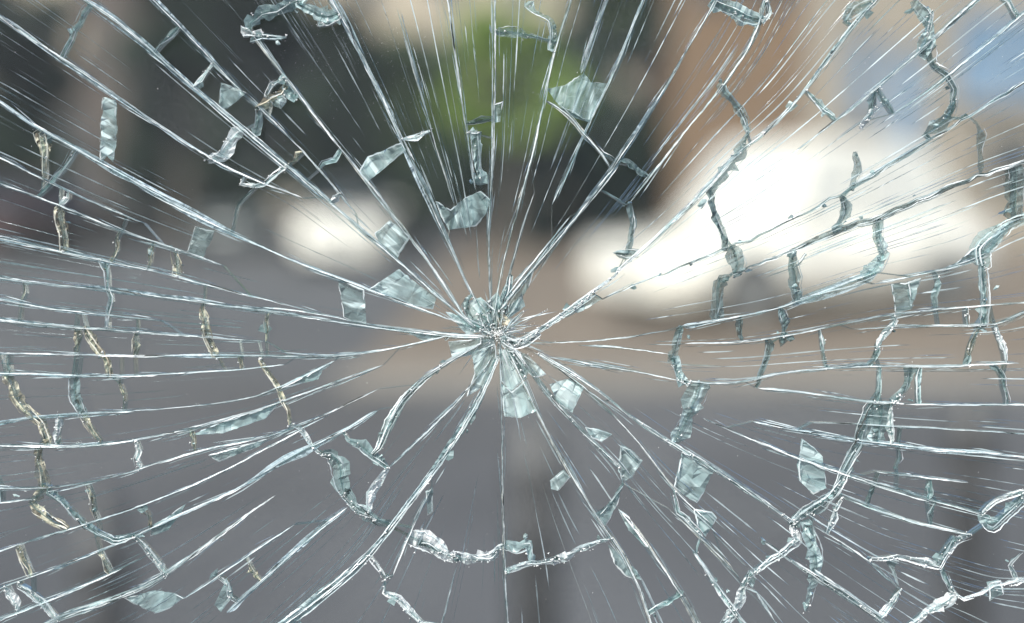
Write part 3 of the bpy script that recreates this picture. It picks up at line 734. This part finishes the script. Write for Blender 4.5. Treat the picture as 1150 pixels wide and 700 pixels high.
def prism(reglist, inset):
    V, F, MI, UV = [], [], [], []
    for r_ in reglist:
        fs = [cf[i] for i in regs[r_]]; fs = [f if (cv[f[1]]-cv[f[0]]).cross(cv[f[2]]-cv[f[0]]) < 0 else (f[0], f[2], f[1]) for f in fs]
        cnt = {}
        for f in fs:
            for k in range(3): cnt[(f[k], f[(k+1) % 3])] = 1
        bnd = [e for e in cnt if (e[1], e[0]) not in cnt]
        nrm = {}
        for a, b in bnd:
            d = (cv[b]-cv[a]); n = Vector((d.y, -d.x)); n = n.normalized() if n.length > 1e-9 else n
            for v in (a, b): nrm[v] = nrm.get(v, Vector((0, 0)))+n
        vs = sorted({v for f in fs for v in f}); ix = {}
        dz = R.uniform(-.00008, .00008); tx, ty = R.gauss(0, .004), R.gauss(0, .004)
        mc = sum((cv[v] for v in vs), Vector((0, 0)))/len(vs)
        base = len(V)
        for v in vs:
            p_ = cv[v].copy()
            if v in nrm and nrm[v].length > .2:
                q = p_ + nrm[v].normalized()*inset
                p_ = q
            ix[v] = len(V); tl = ((p_.x-mc.x)*tx+(p_.y-mc.y)*ty)*S
            V.append(loc(p_.x, p_.y, dz+tl)); UV.append((p_.x, p_.y))
        off = len(vs)
        for v in vs: q = V[ix[v]]; V.append((q[0], q[1], q[2]-T)); UV.append(UV[ix[v]])
        for f in fs: F.append(tuple(ix[k] for k in f)); MI.append(0); F.append(tuple(ix[k]+off for k in f[::-1])); MI.append(0)
        for a, b in bnd:
            # walls get their own verts so that the UV runs along / through the thickness
            k = len(V); s_ = (cv[a].x+cv[a].y)
            l = (cv[b]-cv[a]).length
            for v, zz in ((a, 0), (b, 0), (b, 1), (a, 1)):
                q = V[ix[v]]; V.append((q[0], q[1], q[2]-(T if zz else 0))); UV.append(((cv[v].x*.8+cv[v].y*.6), zz*18))
            F.append((k+3, k+2, k+1, k)); MI.append(1)
    return V, F, MI, UV
main = [r_ for r_ in order if area[r_] > 45][:300]; tiny = [r_ for r_ in order if r_ not in set(main) and area[r_] > 3]
for r_ in main:
    V, F, MI, UV = prism([r_], .35)
    mesh_obj('shard', V, F, [M['glass'], M['wall']], pane, UV, MI)
if tiny:
    V, F, MI, UV = prism(tiny, .15); mesh_obj('small_shards', V, F, [M['glass'], M['wall']], pane, UV, MI, kind='stuff')

# ---------------- fracture faces: irregular facetted ribbons lying inside the thickness of the glass
def tangent(pl, i):
    a = pl[max(0, i-1)]; b = pl[min(len(pl)-1, i+1)]; d = Vector((b[0]-a[0], b[1]-a[1])); return d.normalized() if d.length > 1e-6 else Vector((1, 0))
def ribbon(st, pl, seed):
    V, F, UV = [], [], []; u = 0; nc = 4; lng = is_long(pl); big = st not in 'rch' and not lng
    wide = max(q[2] for q in pl) > 5; hf = .15 if st in 'rch' else 1.0
    side = R.choice((-1, 1))
    pl2 = []
    for i in range(len(pl)-1):                       # finer stations, about 2.5 px
        a, b = pl[i], pl[i+1]; k = max(1, round(math.dist(a[:2], b[:2])/(3.6 if big else 2.5)))
        for j in range(k): t = j/k; pl2.append(tuple(a[c]+(b[c]-a[c])*t for c in range(3)))
    pl2.append(pl[-1]); pl = pl2; n = len(pl)
    def steps(lo, hi, amp):                          # angular chipped outline: piecewise straight width
        a, o_ = 1+R.gauss(0, amp), []
        while len(o_) < n+2:
            b_ = 1+R.gauss(0, amp); k = R.randrange(lo, hi); o_ += [a+(b_-a)*j/k for j in range(k)]; a = b_
        return o_
    WL, WR = (steps(1, 5, .32), steps(1, 5, .32)) if big else (steps(8, 24, .3), steps(8, 24, .3))
    for i, (x, y, w_) in enumerate(pl):
        if i: u += math.dist(pl[i-1][:2], (x, y))
        t = tangent(pl, i); nr_ = Vector((-t.y, t.x))
        taper = min(1, (min(i, n-1-i)+(.5 if not big else .9))/(4 if not big else 1.6)) if wide else min(1, (min(i, n-1-i)+.4)/8)
        rough_ = .35 if st in 'rch' else .30
        wl = w_*.5*taper*max(.15, WL[i])
        wr = w_*.5*taper*max(.15, WR[i])
        for c in range(nc):
            v = c/(nc-1)*2-1; o = (wl if v < 0 else wr)*v
            z = -.0004 - .0016*(.5+.5*v*side)*min(1, w_/9) + (.0011*noise.noise((x*.17+c*3, y*.17, seed)) + (R.uniform(-.0004, .0004) if big else 0))*min(1, w_/6)
            V.append(loc(x+nr_.x*o, y+nr_.y*o, min(z, -.00012))); UV.append((u, o+20*seed % 300))
    for i in range(n-1):
        for c in range(nc-1):
            a = i*nc+c
            F.append((a, a+1, a+nc+1)); F.append((a, a+nc+1, a+nc))
    MI = [0]*len(F)
    # thin bright lines: highlights painted on the lips where the fracture meets the surface
    def line(i0, i1, fo, lw, mi=1):
        b0 = len(V); uu = R.random()*300; s_ = R.random()*99; m = i1-i0
        for k in range(m+1):
            x, y, w_ = pl[i0+k]; t = tangent(pl, i0+k); o = fo(k/m)*w_*.5 + .5*noise.noise((x*.1, y*.1, s_)); e = lw*.5*min(1, (min(k, m-k)+.1)/4)*(1+.7*noise.noise((x*.22, y*.22, s_+3)))
            for sg in (-1, 1): V.append(loc(x-t.y*(o+sg*e), y+t.x*(o+sg*e), -.0001+.00012*sg)); UV.append((uu+k*2.5, s_+sg*e))
        for k in range(m): a = b0+2*k; F.append((a, a+1, a+3, a+2)); MI.append(mi)
    for _ in range(n//(60 if st in 'rch' else 34)):       # open fissures
        i0 = R.randrange(0, max(1, n-8)); i1 = min(n-1, i0+R.randrange(4, 16)); p0, p1 = R.uniform(-1, 1), R.uniform(-1, 1)
        if i1-i0 > 3: line(i0, i1, lambda t: p0+(p1-p0)*t, R.uniform(.6, 1.5), 2)
    if lng and st in 'tw':
        k = 0
        while k < n-10:
            e = min(n-1, k+R.randrange(14, 50)); sg = side*R.uniform(.6, .95)*R.choice((1, 1, -1))
            if e-k > 6: line(k, e, lambda t: sg, R.uniform(.9, 1.9))
            k = e-R.randrange(0, 6)
        line(0, n-1, lambda t, p=R.uniform(-.4, .4): p, 1.4)
    if st in 'rch':
        line(0, n-1, lambda t, p=R.uniform(-.25, .25): p, R.uniform(.8, 1.5) if st != 'h' else .8)
        for _ in range(int(n/25)+1 if wide else int(n/60)):
            i0 = R.randrange(0, max(1, n-12)); i1 = min(n-1, i0+R.randrange(10, 60)); p0, p1 = R.uniform(-1, 1), R.uniform(-1, 1)
            if i1-i0 > 5: line(i0, i1, lambda t: p0+(p1-p0)*t, R.uniform(.7, 1.5))
    else:
        for sg in (-1, 1):
            k = 0
            while k < n-6:
                L_ = R.randrange(6, 28); e = min(n-1, k+L_)
                if R.random() < (.75 if st == 'w' else .55) and e-k > 4: line(k, e, lambda t: sg*R.uniform(.82, .98), R.uniform(.8, 2.0 if st == 'w' else 1.4))
                k = e
        for _ in range(n//14):
            i0 = R.randrange(0, max(1, n-8)); i1 = min(n-1, i0+R.randrange(5, 22)); p0, p1 = R.uniform(-.9, .9), R.uniform(-.9, .9)
            if i1-i0 > 4: line(i0, i1, lambda t: p0+(p1-p0)*t, R.uniform(.6, 1.6))
    return V, F, UV, MI
names = {'r': 'radial_crack', 'c': 'radial_crack', 'h': 'fine_crack', 't': 'frosted_crack', 'w': 'crushed_glint_crack', 'g': 'amber_glint_crack', 'd': 'dark_crack'}
ncr = {}
for i, (st, pl) in enumerate(cracks):
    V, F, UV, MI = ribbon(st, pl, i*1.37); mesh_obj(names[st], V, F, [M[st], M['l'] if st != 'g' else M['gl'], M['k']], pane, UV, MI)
# ---------------- chips: facetted frosted flakes
CORN = []
for i, ln in enumerate(P.strip().splitlines()):
    st, rest = ln.split(' ', 1); pts, _ = parse(rest); q = []
    for k in range(len(pts)):
        a, b = pts[k], pts[(k+1) % len(pts)]; n = max(1, int(math.dist(a, b)/3))
        for j in range(n):
            t = j/n; x, y = a[0]+(b[0]-a[0])*t, a[1]+(b[1]-a[1])*t
            q.append((x+noise.noise((x*.3, y*.3, i))*.8, y+noise.noise((x*.3, y*.3, i+9))*.8))
    xs = [p_[0] for p_ in q]; ys = [p_[1] for p_ in q]; vv = [Vector(z) for z in q]
    for _ in range(int((max(xs)-min(xs))*(max(ys)-min(ys))/75)): vv.append(Vector((R.uniform(min(xs), max(xs)), R.uniform(min(ys), max(ys)))))
    o = delaunay_2d_cdt(vv, [], [list(range(len(q)))], 1, .05)
    a0 = math.atan2(sum(ys)/len(ys)-CY, sum(xs)/len(xs)-CX); ca, sa = math.cos(a0), math.sin(a0)
    cors = sorted(pts, key=lambda z: math.hypot(z[0]-CX, z[1]-CY)); CORN += [(cors[0], -1), (cors[-1], 1), (cors[-2], 1)]
    V = [loc(p_.x, p_.y, min(-.00015, -.0011+.0014*noise.noise((p_.x*.12, p_.y*.12, i*3))+R.uniform(-.00014, .00014))) for p_ in o[0]]
    UV = [((p_.x*ca+p_.y*sa), (-p_.x*sa+p_.y*ca)+i*37) for p_ in o[0]]
    F = [tuple(f) for f in o[2]]; MI = [0]*len(F); nq = len(q); k = R.randrange(5)
    while k < nq:
        m = R.randrange(3, 12)
        if R.random() < .85:  # bright rim strokes: edge highlight painted along the outline
            b0 = len(V); lw = R.uniform(.8, 2.0); ins = R.uniform(.3, 1.5)
            cxx, cyy = sum(xs)/nq, sum(ys)/nq
            for j in range(m+1):
                a = q[(k+j-1) % nq]; b = q[(k+j+1) % nq]; c = q[(k+j) % nq]; t = Vector((b[0]-a[0], b[1]-a[1])).normalized(); e = lw*.5*min(1, (min(j, m-j)+.15)/1.5)
                tc = (Vector((cxx, cyy))-Vector(c)).normalized()*ins
                for sg in (-1, 1): V.append(loc(c[0]+tc.x-t.y*sg*e, c[1]+tc.y+t.x*sg*e, -.0001+.0001*sg)); UV.append((k*3+j*3, i*7+sg*e))
            for j in range(m): a = b0+2*j; F.append((a, a+1, a+3, a+2)); MI.append(1)
        k += m+R.randrange(0, 5)
    mesh_obj('chip', V, F, [M[st], M['l']], pane, UV, MI)

# ---------------- small loose flakes caught beside the cross cracks
cand = [q for st, pl in cracks if st in 'tdwg' for q in pl if -20 < q[0] < 1170 and -20 < q[1] < 720]
for i in range(190):
    q = R.choice(cand); cx_, cy_ = q[0]+R.gauss(0, q[2]*.5+1), q[1]+R.gauss(0, q[2]*.5+1); r = R.choice((2, 2.6, 3.2, 4.5, 7)); n = R.randrange(4, 7)
    a0 = R.uniform(0, 6.3); el = R.uniform(.35, 1); th = math.atan2(cy_-CY, cx_-CX)+R.gauss(0, .4); ca, sa = math.cos(th), math.sin(th)
    ring = []
    for k in range(n):
        a = a0+k*math.tau/n+R.uniform(-.3, .3); ex, ey = r*math.cos(a)*R.uniform(.7, 1.3), r*el*math.sin(a)*R.uniform(.7, 1.3); ring.append((cx_+ex*ca-ey*sa, cy_+ex*sa+ey*ca))
    V = [loc(x, y, R.uniform(-.0012, -.0001)) for x, y in ring]+[loc(cx_, cy_, R.uniform(-.0006, .0003))]+[loc(cx_, cy_, -.0022)]
    F = [(k, (k+1) % n, n) for k in range(n)]+[((k+1) % n, k, n+1) for k in range(n)]
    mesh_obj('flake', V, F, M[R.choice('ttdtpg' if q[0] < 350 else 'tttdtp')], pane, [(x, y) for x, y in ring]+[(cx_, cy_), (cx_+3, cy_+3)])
# ---------------- hairlines following the direction of the big cracks
segs = []
for st, pl in cracks:
    if st in 'rch' or (math.dist(pl[0][:2], pl[-1][:2]) > 90):
        for i in range(0, len(pl)-3, 3):
            a, b = pl[i], pl[i+3]; d = Vector((b[0]-a[0], b[1]-a[1])).normalized(); m_ = Vector(((a[0]+b[0])/2, (a[1]+b[1])/2)); rad = (m_-Vector((CX, CY)))
            if rad.length > 40 and abs(d.dot(rad.normalized())) > .8: segs.append((m_, d if d.dot(rad) > 0 else -d))
def field(p_):
    rad = (p_-Vector((CX, CY))); l = rad.length or 1; acc = rad/l*.25
    for m_, d in segs:
        r2 = (m_-p_).length_squared
        if r2 < 6400: acc = acc + d*(1/(80+r2))*80
    return acc.normalized()
V, F, UV = [], [], []
def strand(path, w_):
    b0 = len(V); n = len(path); u = 0; s_ = R.random()*500
    for i, p_ in enumerate(path):
        t = tangent([(q.x, q.y) for q in path], i); k = w_*.5*min(1, (min(i, n-1-i)+.15)/3)*(1+.5*noise.noise((p_.x*.2, p_.y*.2, s_)))
        z = -.0003-.0002*noise.noise((p_.x*.1, p_.y*.1, s_))
        V.append(loc(p_.x-t.y*k, p_.y+t.x*k, z)); V.append(loc(p_.x+t.y*k, p_.y-t.x*k, z-.0003)); UV.append((u+s_, s_)); UV.append((u+s_, s_+w_)); u += 6
    for i in range(n-1): a = b0+2*i; F.append((a, a+1, a+3, a+2))
for k in range(1800):
    x, y = R.uniform(-160, 1310), R.uniform(-140, 840); d0 = math.hypot(x-CX, y-CY)
    if y > 420 and R.random() < (.35 if 330 < x < 720 else .0): continue
    if d0 < 70 or noise.noise((math.atan2(y-CY, x-CX)*5, d0*.012, 3.3)) < R.uniform(-.6, .3): continue
    p_ = Vector((x, y)); path = [p_]; L = R.choice((40, 70, 110, 150, 220, 320)) if d0 > 110 else R.choice((30, 50))
    for _ in range(L//6+2): p_ = p_+field(p_)*6; path.append(p_)
    w_ = R.choice((.45, .5, .6, .7, .9, 1.3)); strand(path, w_)
    if R.random() < .2:                                # companion lines, hackle marks beside the first
        for m_ in range(R.randrange(1, 4)):
            off = R.uniform(2, 7); s0 = R.randrange(0, max(1, len(path)//2)); sub = path[s0:s0+R.randrange(5, 14)]
            if len(sub) > 3: strand([q+Vector((-field(q).y, field(q).x))*off for q in sub], .6)
for c, sg in CORN:
    p_ = Vector(c); path = [p_]
    if math.dist(c, (CX, CY)) > 60:
        for _ in range(R.randrange(6, 16)): p_ = p_+field(p_)*5*sg; path.append(p_)
        strand(path, R.uniform(1.0, 1.8))
# strands running along the sides of the strong radial cracks
for st, pl in cracks:
    if st in 'rct' and len(pl) > 12:
        for _ in range(len(pl)//4):
            i0 = R.randrange(0, len(pl)-6); n = R.randrange(5, 14); off = R.choice((-1, 1))*R.uniform(1.5, 6)
            sub = [Vector((q[0], q[1])) for q in pl[i0:i0+n]]
            if len(sub) < 4: continue
            strand([Vector((q.x, q.y))+Vector((-tangent([(z.x, z.y) for z in sub], i).y, tangent([(z.x, z.y) for z in sub], i).x))*(off*(1-i/len(sub)*.7)) for i, q in enumerate(sub)], R.uniform(.6, 1.2))
mesh_obj('hairlines', V, F, M['h'], pane, UV, kind='stuff')
# ---------------- crumbs along the crushed cracks, dust specks on the pane
V, F = [], []
def crumb(x, y, r, z=None):
    k = len(V); z = R.uniform(.00005, .0004) if z is None else z
    ps = [(r, 0, 0), (-.5*r, .8*r, 0), (-.6*r, -.7*r, 0), (0, 0, r)]; a = R.uniform(0, 6.28); ca, sa = math.cos(a), math.sin(a); e = R.uniform(.5, 1.2)
    for px_, py_, pz in ps: V.append(loc(x+px_*ca-py_*sa*e, y+px_*sa+py_*ca*e, z+pz*S*.8))
    F.extend([(k, k+1, k+3), (k+1, k+2, k+3), (k+2, k, k+3), (k, k+2, k+1)])
for st, pl in cracks:
    if st in 'wtg':
        for q in pl:
            for _ in range(3 if st == 'w' else 2):
                if R.random() < (.8 if st == 'w' else .25): crumb(q[0]+R.gauss(0, q[2]*.33), q[1]+R.gauss(0, q[2]*.33), abs(R.gauss(0, .8))+.35)
for k in range(240):
    a = R.uniform(0, 6.28); r = abs(R.gauss(0, 8 if k % 3 else 24)); crumb(CX-4+r*math.cos(a), CY-4+r*math.sin(a)*.9, R.uniform(.4, 1.3))
mesh_obj('glass_crumbs', V, F, M['dust'], pane, kind='stuff')
V, F = [], []
for k in range(520): crumb(R.uniform(280, 480), R.gauss(70, 40), R.uniform(.18, .42))
for k in range(900): crumb(R.uniform(-150, 1300), R.uniform(-120, 820), abs(R.gauss(0, .18))+.15)
mesh_obj('dust_specks', V, F, M['dust'], pane, kind='stuff')
# ---------------- crushed core: thin splinters standing round the impact point
for k in range(46):
    a = R.uniform(0, math.tau); r0 = R.uniform(3, 12); L = R.uniform(8, 34); wd = R.uniform(1.2, 5); ca, sa = math.cos(a), math.sin(a)
    pl = [(CX+ca*(r0+L*t), CY-3+sa*(r0+L*t)*.95, wd*(1-t*.6)) for t in (0, .25, .5, .75, 1)]
    V, F, UV, MI = ribbon('t', pl, 300+k); mesh_obj('splinter', V, F, [M[R.choice('ptpwdr')], M['l'], M['k']], pane, UV, MI)
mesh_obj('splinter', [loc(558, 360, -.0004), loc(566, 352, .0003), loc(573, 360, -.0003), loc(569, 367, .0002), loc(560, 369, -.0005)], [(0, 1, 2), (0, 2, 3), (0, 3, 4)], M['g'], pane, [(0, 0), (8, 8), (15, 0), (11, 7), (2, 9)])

V, F, UV = [], [], []
for k in range(150):
    a = R.uniform(0, math.tau); r0 = R.uniform(1, 10); L = R.choice((10, 16, 24, 40, 60)); ca, sa = math.cos(a), math.sin(a); bx, by = CX-3+R.gauss(0, 3), CY-6+R.gauss(0, 5)
    strand([Vector((bx+ca*(r0+L*t/6), by+sa*(r0+L*t/6))) for t in range(7)], R.uniform(.6, 1.8))
mesh_obj('needle_cracks', V, F, M['l'], pane, UV, kind='stuff')
